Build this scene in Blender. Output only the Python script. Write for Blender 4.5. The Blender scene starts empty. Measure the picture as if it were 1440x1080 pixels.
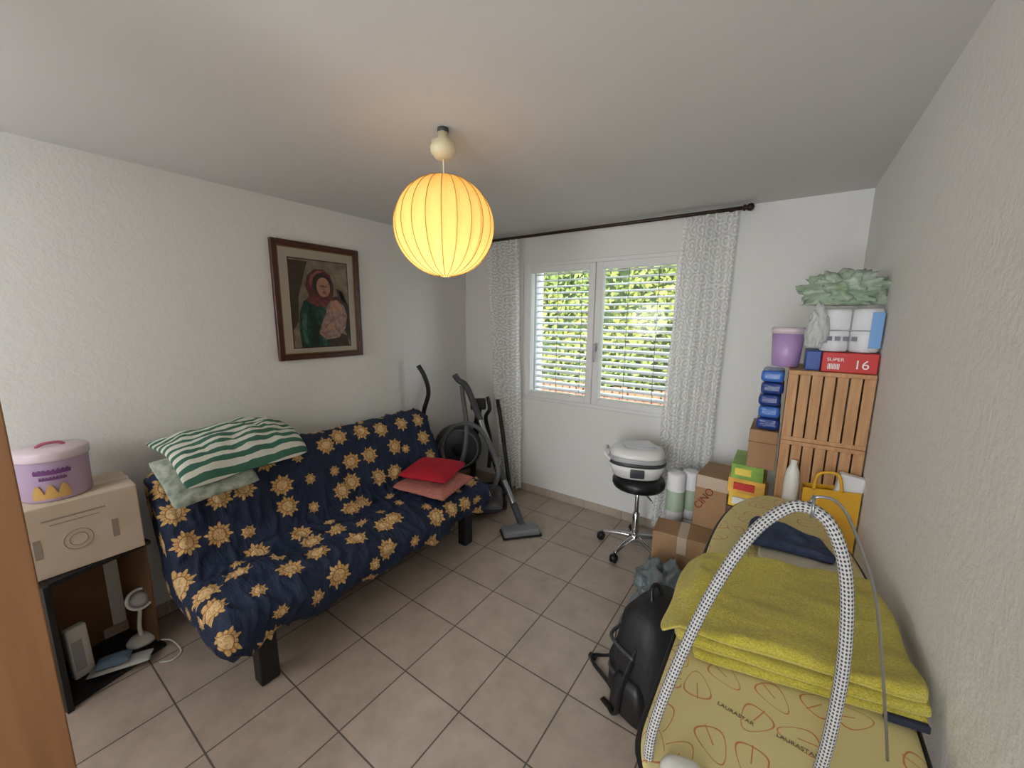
import bpy, bmesh, math, random
import numpy as np
from mathutils import Vector, Matrix, noise
random.seed(3)
SC=bpy.context.scene
XL,XR,YB,YF,H=-2.648,0.306,2.993,-1.5,2.333

# ---------------------------------------------------------------- helpers
def lin(c):
    return tuple(((v/255)/12.92 if v/255<=.04045 else ((v/255+.055)/1.055)**2.4) for v in c)+(1,)
def nodes(m):
    m.use_nodes=True; nt=m.node_tree; b=nt.nodes['Principled BSDF']; return nt,b
def math_n(nt,op,a,b=None,clamp=False):
    n=nt.nodes.new('ShaderNodeMath'); n.operation=op; n.use_clamp=clamp
    for i,v in enumerate((a,b)):
        if v is None: continue
        if isinstance(v,(int,float)): n.inputs[i].default_value=v
        else: nt.links.new(v,n.inputs[i])
    return n.outputs[0]
def madd(nt,a,m,c):
    o=math_n(nt,'MULTIPLY_ADD',a,m); o.node.inputs[2].default_value=c; o.node.use_clamp=True; return o
def mixc(nt,f,a,b):
    n=nt.nodes.new('ShaderNodeMix'); n.data_type='RGBA'
    if isinstance(f,(int,float)): n.inputs[0].default_value=f
    else: nt.links.new(f,n.inputs[0])
    for i,v in ((6,a),(7,b)):
        if isinstance(v,tuple): n.inputs[i].default_value=v
        else: nt.links.new(v,n.inputs[i])
    return n.outputs[2]
def coord(nt,kind='Object',scale=(1,1,1),loc=(0,0,0),rot=(0,0,0)):
    t=nt.nodes.new('ShaderNodeTexCoord'); mp=nt.nodes.new('ShaderNodeMapping')
    nt.links.new(t.outputs[kind],mp.inputs[0]); mp.inputs['Scale'].default_value=scale
    mp.inputs['Location'].default_value=loc; mp.inputs['Rotation'].default_value=rot
    return mp.outputs[0]
def noise_n(nt,vec,scale,detail=4,rough=.5):
    n=nt.nodes.new('ShaderNodeTexNoise'); nt.links.new(vec,n.inputs['Vector'])
    n.inputs['Scale'].default_value=scale; n.inputs['Detail'].default_value=detail; n.inputs['Roughness'].default_value=rough
    return n.outputs['Fac']
def bump_n(nt,b,h,strength,dist=.01):
    n=nt.nodes.new('ShaderNodeBump'); n.inputs['Strength'].default_value=strength; n.inputs['Distance'].default_value=dist
    nt.links.new(h,n.inputs['Height']); nt.links.new(n.outputs[0],b.inputs['Normal'])
def mat(name,c,rough=.5,metal=0,var=None,bump=None,stretch=(1,1,1),trans=0,sheen=0,alpha=1):
    m=bpy.data.materials.new(name); nt,b=nodes(m)
    b.inputs['Base Color'].default_value=lin(c); b.inputs['Roughness'].default_value=rough
    b.inputs['Metallic'].default_value=metal; b.inputs['Transmission Weight'].default_value=trans
    b.inputs['Sheen Weight'].default_value=sheen; b.inputs['Alpha'].default_value=alpha
    if var or bump:
        v=coord(nt,'Object',stretch)
        if var:
            s,c2=var; f=madd(nt,noise_n(nt,v,s,5),2.2,-.6)
            nt.links.new(mixc(nt,f,lin(c),lin(c2)),b.inputs['Base Color'])
        if bump: bump_n(nt,b,noise_n(nt,v,bump[0],4),bump[1],bump[2] if len(bump)>2 else .01)
    return m
def root(name,loc=(0,0,0)):
    o=bpy.data.objects.new(name,None); o.empty_display_size=.1; o.location=loc
    SC.collection.objects.link(o); return o
def mk(name,verts,faces,m=None,parent=None,smooth=False,uvs=None,midx=None):
    verts=[Vector(v) for v in verts]
    lo=Vector([min(v[i] for v in verts) for i in range(3)]); hi=Vector([max(v[i] for v in verts) for i in range(3)])
    c=(lo+hi)/2
    if parent is None and name in ('floor','ceiling'): c=Vector((0,0,0))
    me=bpy.data.meshes.new(name); me.from_pydata([v-c for v in verts],[],faces)
    mm=m if isinstance(m,(list,tuple)) else [m]
    for x in mm:
        if x: me.materials.append(x)
    if smooth:
        for p in me.polygons: p.use_smooth=True
    if uvs is not None:
        ul=me.uv_layers.new(name='UVMap')
        for l in me.loops: ul.data[l.index].uv=uvs[l.vertex_index]
    me.update()
    o=bpy.data.objects.new(name,me); SC.collection.objects.link(o)
    if parent: o.parent=parent; o.location=c-Vector(parent.location)
    else: o.location=c
    return o
def from_bm(name,bm,m,parent=None,smooth=False):
    bm.verts.ensure_lookup_table(); bm.verts.index_update()
    vs=[v.co.copy() for v in bm.verts]
    fs=[[v.index for v in f.verts] for f in bm.faces]
    bm.free(); return mk(name,vs,fs,m,parent,smooth)
def box(name,lo,hi,m,parent=None,bev=0,rot=None,seg=2,piv=None):
    lo=Vector(lo);hi=Vector(hi);c=(lo+hi)/2;s=hi-lo
    bm=bmesh.new(); bmesh.ops.create_cube(bm,size=1)
    for v in bm.verts: v.co=Vector((v.co.x*s.x,v.co.y*s.y,v.co.z*s.z))
    if bev: bmesh.ops.bevel(bm,geom=list(bm.edges),offset=bev,segments=seg,affect='EDGES',profile=.5)
    p=Vector(piv) if piv is not None else c
    for v in bm.verts:
        w=v.co+c
        if rot is not None: w=p+rot@(w-p)
        v.co=w
    return from_bm(name,bm,m,parent,False)
def multibox(name,boxes,m,parent=None,bev=0):
    bm=bmesh.new()
    for lo,hi in boxes:
        lo=Vector(lo);hi=Vector(hi);c=(lo+hi)/2;s=hi-lo
        b2=bmesh.new(); bmesh.ops.create_cube(b2,size=1)
        for v in b2.verts: v.co=Vector((v.co.x*s.x,v.co.y*s.y,v.co.z*s.z))
        if bev: bmesh.ops.bevel(b2,geom=list(b2.edges),offset=bev,segments=1,affect='EDGES')
        for v in b2.verts: v.co+=c
        t=bpy.data.meshes.new('t'); b2.to_mesh(t); b2.free(); bm.from_mesh(t); bpy.data.meshes.remove(t)
    return from_bm(name,bm,m,parent)
def RZ(a): return Matrix.Rotation(math.radians(a),3,'Z')
def RX(a): return Matrix.Rotation(math.radians(a),3,'X')
def RY(a): return Matrix.Rotation(math.radians(a),3,'Y')
def lathe(name,prof,c,m,parent=None,seg=32,R=None,ripple=None,smooth=True):
    vs=[];fs=[];n=len(prof);c=Vector(c);uv=[]
    for i,(r,z) in enumerate(prof):
        for k in range(seg):
            a=2*math.pi*k/seg; rr=r*(ripple(a,i/(n-1)) if ripple else 1)
            v=Vector((rr*math.cos(a),rr*math.sin(a),z))
            if R is not None: v=R@v
            vs.append(v+c); uv.append((k/seg,i/(n-1)))
    for i in range(n-1):
        for k in range(seg):
            k2=(k+1)%seg; fs.append((i*seg+k,i*seg+k2,(i+1)*seg+k2,(i+1)*seg+k))
    if prof[0][0]>1e-6: fs.append(tuple(range(seg))[::-1])
    if prof[-1][0]>1e-6: fs.append(tuple((n-1)*seg+k for k in range(seg)))
    return mk(name,vs,fs,m,parent,smooth,uv)
def cyl(name,a,b,r,m,parent=None,seg=20,r2=None):
    a=Vector(a);b=Vector(b);d=b-a;R=d.to_track_quat('Z','Y').to_matrix();L=d.length;r2=r if r2 is None else r2
    e=min(r,L)*.12
    return lathe(name,[(max(r-e,1e-4),0),(r,e),(r2,L-e),(max(r2-e,1e-4),L)],a,m,parent,seg,R)
def spline(pts,n=8,closed=False):
    P=[Vector(p) for p in pts];out=[];N=len(P)
    for i in range(N if closed else N-1):
        if closed: p0,p1,p2,p3=P[(i-1)%N],P[i],P[(i+1)%N],P[(i+2)%N]
        else: p0,p1,p2,p3=P[max(i-1,0)],P[i],P[i+1],P[min(i+2,N-1)]
        for k in range(n):
            t=k/n; out.append(.5*((2*p1)+(p2-p0)*t+(2*p0-5*p1+4*p2-p3)*t*t+(-p0+3*p1-3*p2+p3)*t**3))
    if not closed: out.append(P[-1])
    return out
def tube(name,pts,r,m,parent=None,n=8,seg=10,sm=True,flat=1):
    P=spline(pts,n) if sm else [Vector(p) for p in pts]
    vs=[];fs=[];uv=[];N=len(P)
    T=(P[1]-P[0]).normalized(); U=T.orthogonal().normalized(); L=0
    for i,p in enumerate(P):
        T2=(P[min(i+1,N-1)]-P[max(i-1,0)]).normalized()
        U=(U-T2*U.dot(T2)).normalized(); V=T2.cross(U)
        if i: L+=(p-P[i-1]).length
        rr=r if isinstance(r,(int,float)) else r[0]+(r[1]-r[0])*i/(N-1)
        for k in range(seg):
            a=2*math.pi*k/seg; vs.append(p+U*math.cos(a)*rr+V*math.sin(a)*rr*flat); uv.append((k/seg,L))
    for i in range(N-1):
        for k in range(seg):
            k2=(k+1)%seg; fs.append((i*seg+k,i*seg+k2,(i+1)*seg+k2,(i+1)*seg+k))
    fs.append(tuple(range(seg))[::-1]); fs.append(tuple((N-1)*seg+k for k in range(seg)))
    return mk(name,vs,fs,m,parent,True,uv)
def hoop(name,c,R,rad,r,m,parent,n=28):
    c=Vector(c); return tube(name,[c+R@Vector((rad*math.cos(2*math.pi*i/n),rad*math.sin(2*math.pi*i/n),0)) for i in range(n+1)],r,m,parent,2,6)
def gridfaces(n):
    fs=[];q=(n+1)**2
    for s in (0,1):
        for i in range(n):
            for j in range(n):
                a=s*q+i*(n+1)+j; f=(a,a+n+1,a+n+2,a+1); fs.append(f if s==0 else f[::-1])
    for i in range(n):
        for (p,r_) in (((i)*(n+1),(i+1)*(n+1)),((i+1)*(n+1)+n,i*(n+1)+n),(i+1,i),((n)*(n+1)+i,n*(n+1)+i+1)):
            fs.append((p,r_,q+r_,q+p))
    return fs
def pillow(name,sx,sy,t,R,c,m,parent=None,n=26,wr=.006,seed=0,pw=6,bend=None):
    vs=[];uv=[];c=Vector(c)
    for s in (1,-1):
        for i in range(n+1):
            for j in range(n+1):
                a=math.sin(math.pi/2*(2*i/n-1)); b=math.sin(math.pi/2*(2*j/n-1))
                h=max(0,(1-abs(a)**pw)*(1-abs(b)**pw))**.5
                x=a*sx/2*(1-.05*(1-b*b)*a*a)*(1-.05*b**6); y=b*sy/2*(1-.05*(1-a*a)*b*b)*(1-.05*a**6)
                z=s*t/2*h*(.75+.25*(1-a*a)*(1-b*b))
                z+=wr*noise.noise(Vector((x*9+seed,y*9,s*2+seed)))*2*h + wr*noise.noise(Vector((x*30+seed,y*22,s)))*h
                if bend: z+=bend(x,y)
                vs.append(c+R@Vector((x,y,z))); uv.append((x,y))
    return mk(name,vs,gridfaces(n),m,parent,True,uv)
def quadcloth(name,c4,z0,th,m,parent=None,n=50,wr=.006,seed=0,zf=None,cr=.07):
    """folded cloth slab over a ground quad (P00,P10,P11,P01), rounded fold edges"""
    vs=[];uv=[]
    P=[Vector((p[0],p[1],0)) for p in c4]; lu=(P[1]-P[0]).length; lv=(P[3]-P[0]).length; r=th/2
    for s in (1,-1):
        for i in range(n+1):
            for j in range(n+1):
                a=math.sin(math.pi/2*(2*i/n-1)); b=math.sin(math.pi/2*(2*j/n-1)); u=(a+1)/2; v=(b+1)/2
                e=min(u*lu,(1-u)*lu,v*lv,(1-v)*lv); h=math.sqrt(max(0,1-(1-min(e/r,1))**2))
                a2=a*(1-cr*b**8); b2=b*(1-cr*a**8); u=(a2+1)/2; v=(b2+1)/2
                p=P[0]*(1-u)*(1-v)+P[1]*u*(1-v)+P[2]*u*v+P[3]*(1-u)*v
                ex=.012*noise.noise(Vector((p.x*9+seed,p.y*9,seed))); ey=.012*noise.noise(Vector((p.x*8,p.y*8+seed,seed+3)))
                z=z0+r+s*r*h
                if s==1: z+=(wr*noise.noise(Vector((p.x*8+seed,p.y*5,seed)))*2+wr*.6*noise.noise(Vector((p.x*26+seed,p.y*20,seed))))*h
                if zf: z+=zf(p.x,p.y)
                vs.append(Vector((p.x+ex,p.y+ey,z))); uv.append((p.x,p.y))
    return mk(name,vs,gridfaces(n),m,parent,True,uv)
def flatpoly(name,pts,m,parent=None):
    return mk(name,pts,[tuple(range(len(pts)))],m,parent)
def crumple(name,c,s,m,parent=None,sub=4,amp=.18,freq=4,seed=0):
    bm=bmesh.new(); bmesh.ops.create_icosphere(bm,subdivisions=sub,radius=1)
    c=Vector(c)
    for v in bm.verts:
        n=v.co.normalized(); d=1+amp*noise.noise(n*freq*.5+Vector((seed,0,0)))*1.6+amp*.8*abs(noise.noise(n*freq*1.7+Vector((0,seed,0))))+amp*.3*abs(noise.noise(n*freq*4+Vector((0,seed,0))))
        w=n*d
        if w.z<-.75: w.z=-.75
        v.co=Vector((w.x*s[0],w.y*s[1],w.z*s[2]))+c
    return from_bm(name,bm,m,parent,True)

# ---------------------------------------------------------------- materials
m_wall=bpy.data.materials.new('plaster_wall'); nt,b=nodes(m_wall)
v=coord(nt); b.inputs['Base Color'].default_value=lin((231,231,228)); b.inputs['Roughness'].default_value=.9
bump_n(nt,b,math_n(nt,'ADD',noise_n(nt,v,70,5,.6),noise_n(nt,v,26,3)),.36,.006)
m_ceil=mat('ceiling_paint',(214,213,210),.9)
m_floor=bpy.data.materials.new('floor_tiles'); nt,b=nodes(m_floor)
v=coord(nt,'Object',loc=(1.2986,-1.0218,0))
br=nt.nodes.new('ShaderNodeTexBrick'); nt.links.new(v,br.inputs['Vector']); br.offset=0; br.squash=1
br.inputs['Scale'].default_value=1; br.inputs['Brick Width'].default_value=.333; br.inputs['Row Height'].default_value=.333
br.inputs['Mortar Size'].default_value=.0035; br.inputs['Mortar Smooth'].default_value=.2; br.inputs['Bias'].default_value=-.3
br.inputs['Color1'].default_value=lin((188,175,162)); br.inputs['Color2'].default_value=lin((179,165,151)); br.inputs['Mortar'].default_value=lin((100,93,88))
nz=madd(nt,noise_n(nt,v,7,8,.65),2.4,-.8)
mult=nt.nodes.new('ShaderNodeMix'); mult.data_type='RGBA'; mult.blend_type='MULTIPLY'; mult.inputs[0].default_value=1
nt.links.new(br.outputs['Color'],mult.inputs[6]); nt.links.new(mixc(nt,nz,(.78,.75,.72,1),(1.04,1.02,1.0,1)),mult.inputs[7])
nt.links.new(mult.outputs[2],b.inputs['Base Color']); b.inputs['Roughness'].default_value=.34
bump_n(nt,b,math_n(nt,'SUBTRACT',math_n(nt,'MULTIPLY',nz,.15),br.outputs['Fac']),.35,.003)
m_tileb=mat('baseboard_tile',(190,177,163),.4,var=(9,(176,160,145)))
m_white=mat('white_pvc',(234,234,232),.35)
m_slat=mat('slat_alu',(226,231,235),.4)
m_black=mat('black_plastic',(22,22,24),.45)
m_blackm=mat('black_metal',(28,28,30),.35,.3)
m_dgrey=mat('dark_grey_plastic',(62,63,66),.4)
m_grey=mat('grey_plastic',(122,124,128),.4)
m_lgrey=mat('light_grey_plastic',(176,178,180),.4)
m_chrome=mat('chrome',(205,205,208),.15,1)
m_silver=mat('silver_tube',(150,152,156),.3,.8)
m_bronze=mat('bronze_rod',(52,36,28),.4,.4)
m_card=mat('cardboard',(172,138,104),.85,var=(6,(156,122,88)),bump=(90,.15,.002))
m_card2=mat('cardboard_pale',(206,190,170),.85,var=(6,(192,174,152)),bump=(90,.15,.002))
m_cardin=mat('cardboard_inside',(132,100,70),.9,var=(5,(112,84,58)))
m_pine=mat('pine_wood',(200,156,112),.6,var=(8,(176,128,84)),stretch=(9,9,.8))
m_beech=mat('beech_wood',(156,112,70),.5,var=(6,(130,88,50)),stretch=(6,6,.5))
m_frame=mat('mahogany_frame',(84,36,20),.35,var=(20,(56,22,12)))

# ---------------------------------------------------------------- room shell
mk('floor',[(XL,YF,0),(XR,YF,0),(XR,YB,0),(XL,YB,0),(XL,YF,-.1),(XR,YF,-.1),(XR,YB,-.1),(XL,YB,-.1)],[(0,1,2,3),(7,6,5,4),(0,4,5,1),(1,5,6,2),(2,6,7,3),(3,7,4,0)],m_floor)
box('ceiling',(XL-.3,YF-.3,H),(XR+.3,YB+.35,H+.25),m_ceil)
box('wall_left',(XL-.3,YF-.3,-.1),(XL,YB+.35,H),m_wall)
box('wall_right',(XR,YF-.3,-.1),(XR+.3,YB+.35,H),m_wall)
WX0,WX1,WZ0,WZ1=-1.97,-.60,.89,2.09
multibox('wall_back',[((XL,YB,-.1),(WX0,YB+.35,H)),((WX1,YB,-.1),(XR,YB+.35,H)),((WX0,YB,-.1),(WX1,YB+.35,WZ0)),((WX0,YB,WZ1),(WX1,YB+.35,H))],m_wall)
DX0,DX1,DZ=-.72,.12,2.05  # unseen doorway, opened in the front wall to let fill light in
multibox('wall_front',[((XL,YF-.2,-.1),(DX0,YF,H)),((DX1,YF-.2,-.1),(XR,YF,H)),((DX0,YF-.2,DZ),(DX1,YF,H))],m_wall)
multibox('wall_sun_blocker',[((DX0-.5,YF-1.5,-.1),(DX1+.5,YF-1.4,H+.1)),((DX0-.6,YF-1.5,-.1),(DX0-.5,YF-.2,H+.1)),((DX1+.5,YF-1.5,-.1),(DX1+.6,YF-.2,H+.1)),((DX0-.6,YF-1.5,H),(DX1+.6,YF-.3,H+.1)),((DX0-.6,YF-1.5,-.1),(DX1+.6,YF-.2,0))],m_wall)  # unseen box added beyond the doorway to keep the sun out
multibox('trim_door',[((DX0-.06,YF,0),(DX0,YF+.015,DZ+.06)),((DX1,YF,0),(DX1+.06,YF+.015,DZ+.06)),((DX0,YF,DZ),(DX1,YF+.015,DZ+.06))],m_beech)
multibox('baseboard_back',[((XL+.012+i*.333,YB-.01,0),(min(XL+.012+i*.333+.329,XR-.012),YB,.07)) for i in range(9)],m_tileb,bev=.002)
multibox('baseboard_left',[((XL,YF+.02+i*.333,0),(XL+.01,min(YF+.02+i*.333+.329,YB-.012),.07)) for i in range(14)],m_tileb,bev=.002)
multibox('baseboard_right',[((XR-.01,YF+.02+i*.333,0),(XR,min(YF+.02+i*.333+.329,YB-.012),.07)) for i in range(14)],m_tileb,bev=.002)

# window
win=root('window_1',(WX0,YB,WZ0))
y0,y1=YB+.005,YB+.075; fw=.045; cx=(WX0+WX1)/2
multibox('frame',[((WX0,y0,WZ0),(WX0+fw,y1,WZ1)),((WX1-fw,y0,WZ0),(WX1,y1,WZ1)),((WX0+fw,y0,WZ0),(WX1-fw,y1,WZ0+fw)),((WX0+fw,y0,WZ1-fw),(WX1-fw,y1,WZ1))],m_white,win,.004)
ys0,ys1=YB-.012,YB+.06; sw=.055
for k,(a,c) in enumerate(((WX0+.03,cx-.002),(cx+.002,WX1-.03))):
    z0,z1=WZ0+.03,WZ1-.03
    multibox('sash_%d'%(k+1),[((a,ys0,z0),(a+sw,ys1,z1)),((c-sw,ys0,z0),(c,ys1,z1)),((a+sw,ys0,z0),(c-sw,ys1,z0+sw)),((a+sw,ys0,z1-sw),(c-sw,ys1,z1))],m_white,win,.005)
box('handle_base',(cx+.018,ys0-.01,1.36),(cx+.042,ys0,1.43),m_lgrey,win,.003)
cyl('handle_neck',(cx+.03,ys0-.01,1.41),(cx+.03,ys0-.045,1.41),.008,m_lgrey,win)
box('handle_grip',(cx+.021,ys0-.055,1.28),(cx+.039,ys0-.037,1.42),m_lgrey,win,.006)
# exterior slatted blind
bl=root('venetian_blind',(cx,YB+.22,WZ1))
nS=22; V=[];F=[]
for i in range(nS):
    z=WZ0+.03+i*(WZ1-WZ0-.05)/(nS-1); xs0,xs1=WX0+.03,WX1-.03
    vs=[(xs0,YB+.185,z-.006),(xs0,YB+.22,z+.006),(xs0,YB+.255,z+.008),(xs1,YB+.185,z-.006),(xs1,YB+.22,z+.006),(xs1,YB+.255,z+.008)]
    vs+=[(x,y,zz-.008) for x,y,zz in vs]
    o=len(V);V+=vs;F+=[tuple(o+k for k in f) for f in ((0,3,4,1),(1,4,5,2),(7,10,9,6),(8,11,10,7),(0,6,9,3),(5,11,8,2),(0,1,7,6),(1,2,8,7),(3,9,10,4),(4,10,11,5))]
mk('slats',V,F,m_slat,bl)
for x in (WX0+.015,WX1-.015): box('guide_rail',(x-.012,YB+.18,WZ0+.001),(x+.012,YB+.26,WZ1-.001),m_slat,bl)
for x in (WX0+.25,cx-.2,cx+.2,WX1-.25): cyl('ladder_cord',(x,YB+.182,WZ0+.02),(x,YB+.182,WZ1-.01),.002,m_dgrey,bl,6)
box('window_sill_trim',(WX0+.001,YB+.08,WZ0+.001),(WX1-.001,YB+.38,WZ0+.02),mat('sill_stone',(150,146,138),.6),bl)

# exterior
m_leaf=bpy.data.materials.new('hedge_leaf'); nt,b=nodes(m_leaf)
v=coord(nt); f=madd(nt,noise_n(nt,v,.9,4),3,-1); f2=madd(nt,noise_n(nt,v,14,3),3,-1)
c1=mixc(nt,f2,lin((46,70,28)),lin((104,130,46))); c2=mixc(nt,f2,lin((84,96,36)),lin((150,146,64)))
nt.links.new(mixc(nt,f,c1,c2),b.inputs['Base Color']); b.inputs['Roughness'].default_value=.7
def hedge(name,x0,x1,yc,z0,z1,n,dep,sz,m,core):
    r=root(name,((x0+x1)/2,yc,z0)); rng=np.random.default_rng(5); V=[];F=[]
    for i in range(n):
        x=rng.uniform(x0,x1); z=rng.uniform(z0,z1)
        bul=.35*noise.noise(Vector((x*.9,z*.9,1)))+.15*noise.noise(Vector((x*3,z*3,4)))
        y=yc-dep*(.5+bul)+rng.uniform(-.03,.12)
        c=Vector((x,y,z)); nr=Vector((rng.normal()*.6,-1+rng.normal()*.3,rng.normal()*.6+.3)).normalized()
        u=nr.orthogonal().normalized(); u=Matrix.Rotation(rng.uniform(0,6.28),3,nr)@u; w=nr.cross(u); s=sz*rng.uniform(.6,1.3)
        o=len(V); V+=[c-u*s,c+w*s*.5,c+u*s,c-w*s*.5]; F.append((o,o+1,o+2,o+3))
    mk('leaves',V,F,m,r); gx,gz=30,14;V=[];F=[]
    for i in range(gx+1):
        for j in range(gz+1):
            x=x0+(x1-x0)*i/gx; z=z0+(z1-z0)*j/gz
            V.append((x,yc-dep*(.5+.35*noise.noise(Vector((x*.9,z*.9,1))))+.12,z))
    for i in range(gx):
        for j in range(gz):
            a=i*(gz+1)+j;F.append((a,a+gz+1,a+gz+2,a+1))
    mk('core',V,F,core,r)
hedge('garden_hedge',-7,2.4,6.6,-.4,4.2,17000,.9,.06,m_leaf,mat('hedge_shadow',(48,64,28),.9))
box('ground_outside',(-9,YB+.36,-.5),(4,9,-.4),mat('lawn',(90,96,54),.95,var=(3,(104,104,64))))
m_fence=mat('brick_red_wood',(150,82,60),.7,var=(12,(170,104,76)))
fn=root('garden_fence',(-2,5.5,-.4)); pk=[]
for i in range(78): pk.append(((-6.5+i*.115,5.48,-.4),(-6.5+i*.115+.085,5.505,.64+.02*math.sin(i*1.3))))
pk+=[((-6.5,5.505,.45),(2.4,5.54,.51)),((-6.5,5.505,-.2),(2.4,5.54,-.14))]
multibox('pickets',pk,m_fence,fn)

# curtains
m_lace=bpy.data.materials.new('white_lace'); m_lace.use_nodes=True; nt=m_lace.node_tree; nt.nodes.clear()
out=nt.nodes.new('ShaderNodeOutputMaterial'); v=coord(nt,'UV')
vo=nt.nodes.new('ShaderNodeTexVoronoi'); vo.voronoi_dimensions='2D'; nt.links.new(v,vo.inputs['Vector']); vo.inputs['Scale'].default_value=13; vo.inputs['Randomness'].default_value=.7
g1=math_n(nt,'GREATER_THAN',math_n(nt,'SINE',math_n(nt,'MULTIPLY',vo.outputs['Distance'],20)),.2)
g2=noise_n(nt,v,150,1)
a=math_n(nt,'ADD',math_n(nt,'MULTIPLY',g1,.24),math_n(nt,'MULTIPLY',g2,.3)); a=math_n(nt,'ADD',a,.48,True)
d=nt.nodes.new('ShaderNodeBsdfDiffuse'); d.inputs[0].default_value=lin((254,254,252))
t=nt.nodes.new('ShaderNodeBsdfTranslucent'); t.inputs[0].default_value=lin((254,254,252))
mx=nt.nodes.new('ShaderNodeMixShader'); mx.inputs[0].default_value=.35; nt.links.new(d.outputs[0],mx.inputs[1]); nt.links.new(t.outputs[0],mx.inputs[2])
tr=nt.nodes.new('ShaderNodeBsdfTransparent'); m2=nt.nodes.new('ShaderNodeMixShader')
nt.links.new(a,m2.inputs[0]); nt.links.new(tr.outputs[0],m2.inputs[1]); nt.links.new(mx.outputs[0],m2.inputs[2]); nt.links.new(m2.outputs[0],out.inputs[0])
def curtain(name,xa0,xa1,xb0,xb1,ztop,zbot,y,folds,seed):
    nu,nv=folds*12,60;V=[];F=[];uv=[]
    for j in range(nv+1):
        t=j/nv; z=ztop+(zbot-ztop)*t
        l=xa0+(xb0-xa0)*t; r=xa1+(xb1-xa1)*t
        for i in range(nu+1):
            s=i/nu; w=s+.03*noise.noise(Vector((s*4,t*3,seed)))
            am=(.018+.016*t)*(1+.6*noise.noise(Vector((s*3,t*2,seed+5))))
            yy=y+am*math.sin(2*math.pi*folds*w+noise.noise(Vector((s*2,t*2.5,seed)))*1.5)
            V.append((l+(r-l)*s+.006*math.sin(t*9+s*7)*t,yy,z+(.01*math.sin(s*20) if j==nv else 0))); uv.append((s*(folds*.085),t*(ztop-zbot)))
    for j in range(nv):
        for i in range(nu):
            a=j*(nu+1)+i;F.append((a,a+1,a+nu+2,a+nu+1))
    return mk(name,V,F,m_lace,None,True,uv)
RODY=YB-.085; RODZ=2.287
curtain('lace_curtain',-2.32,-1.97,-2.15,-1.91,RODZ-.002,.05,RODY,6,1.0)
curtain('lace_curtain',-.645,-.325,-.72,-.36,RODZ-.002,.04,RODY,6,4.0)
rod=root('curtain_rod',(-1.3,RODY,RODZ))
cyl('pole',(-2.34,RODY,RODZ+.012),(-.31,RODY,RODZ+.012),.012,m_bronze,rod)
for x,s in ((-2.34,-1),(-.31,1)):
    lathe('finial',[(.001,0),(.018,.004),(.02,.014),(.012,.02),(.02,.03),(.024,.045),(.018,.058),(.001,.064)],(x,RODY,RODZ+.012),m_bronze,rod,16,Matrix.Rotation(math.radians(90*s),3,'Y'))
for x in (-2.3,-.37):
    cyl('bracket_arm',(x,YB,RODZ+.01),(x,RODY,RODZ+.01),.007,m_bronze,rod,10)
    cyl('bracket_plate',(x,YB-.008,RODZ+.01),(x,YB,RODZ+.01),.022,m_bronze,rod)

# ---------------------------------------------------------------- pendant lamp
PX,PY=-1.165,1.195
lamp=root('pendant_lamp',(PX,PY,H))
m_cream=mat('cream_plastic',(222,212,178),.4)
m_shade=bpy.data.materials.new('paper_silk_shade'); m_shade.use_nodes=True; nt=m_shade.node_tree; nt.nodes.clear()
out=nt.nodes.new('ShaderNodeOutputMaterial'); col=lin((244,220,162))
d=nt.nodes.new('ShaderNodeBsdfDiffuse'); d.inputs[0].default_value=lin((240,206,128))
t=nt.nodes.new('ShaderNodeBsdfTranslucent'); t.inputs[0].default_value=col
mx=nt.nodes.new('ShaderNodeMixShader'); mx.inputs[0].default_value=.5
v=coord(nt,'UV',(60,3,1)); bp=nt.nodes.new('ShaderNodeBump'); bp.inputs['Strength'].default_value=.8; bp.inputs['Distance'].default_value=.010
nt.links.new(noise_n(nt,v,1,4),bp.inputs['Height'])
for s in (d,t): nt.links.new(bp.outputs[0],s.inputs['Normal'])
nt.links.new(d.outputs[0],mx.inputs[1]); nt.links.new(t.outputs[0],mx.inputs[2]); nt.links.new(mx.outputs[0],out.inputs[0])
LZ=1.972; LR=.196; NR=22
prof=[]
for i in range(41):
    a=-math.pi/2+math.pi*i/40
    prof.append((max(.02,LR*math.cos(a)),LR*.97*math.sin(a)))
lathe('shade',prof,(PX,PY,LZ),m_shade,lamp,NR*8,ripple=lambda a,t:1-.05*(abs(math.sin(a*NR/2))**.7))
m_rib=mat('rib_wire',(186,142,70),.5)
for k in range(NR):
    a=2*math.pi*k/NR
    tube('rib',[(PX+(LR+.001)*math.cos(t)*math.cos(a),PY+(LR+.001)*math.cos(t)*math.sin(a),LZ+LR*.972*math.sin(t)) for t in [math.radians(-84+168*i/14) for i in range(15)]],.0014,m_rib,lamp,2,5)
tube('cord',[(PX,PY,H-.08),(PX+.001,PY,LZ+.1),(PX,PY,LZ+.05)],.0035,m_cream,lamp,4,8)
lathe('canopy',[(.012,-.098),(.03,-.094),(.047,-.075),(.05,-.055),(.046,-.05),(.044,-.035),(.022,-.028),(.02,-.0)],(PX,PY,H-.014),m_cream,lamp,28)
cyl('ceiling_hook',(PX,PY,H-.016),(PX,PY,H),.022,m_dgrey,lamp)
lathe('bulb',[(.012,.06),(.02,.04),(.03,.01),(.028,-.015),(.001,-.035)],(PX,PY,LZ),mat('bulb_glass',(255,240,210),.3),lamp,16)
ld=bpy.data.lights.new('lamp_bulb','POINT'); ld.energy=1.35; ld.color=(1,.82,.54); ld.shadow_soft_size=.03
lo=bpy.data.objects.new('bulb_light',ld); SC.collection.objects.link(lo); lo.parent=lamp; lo.location=(0,0,LZ-.06-H)

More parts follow.
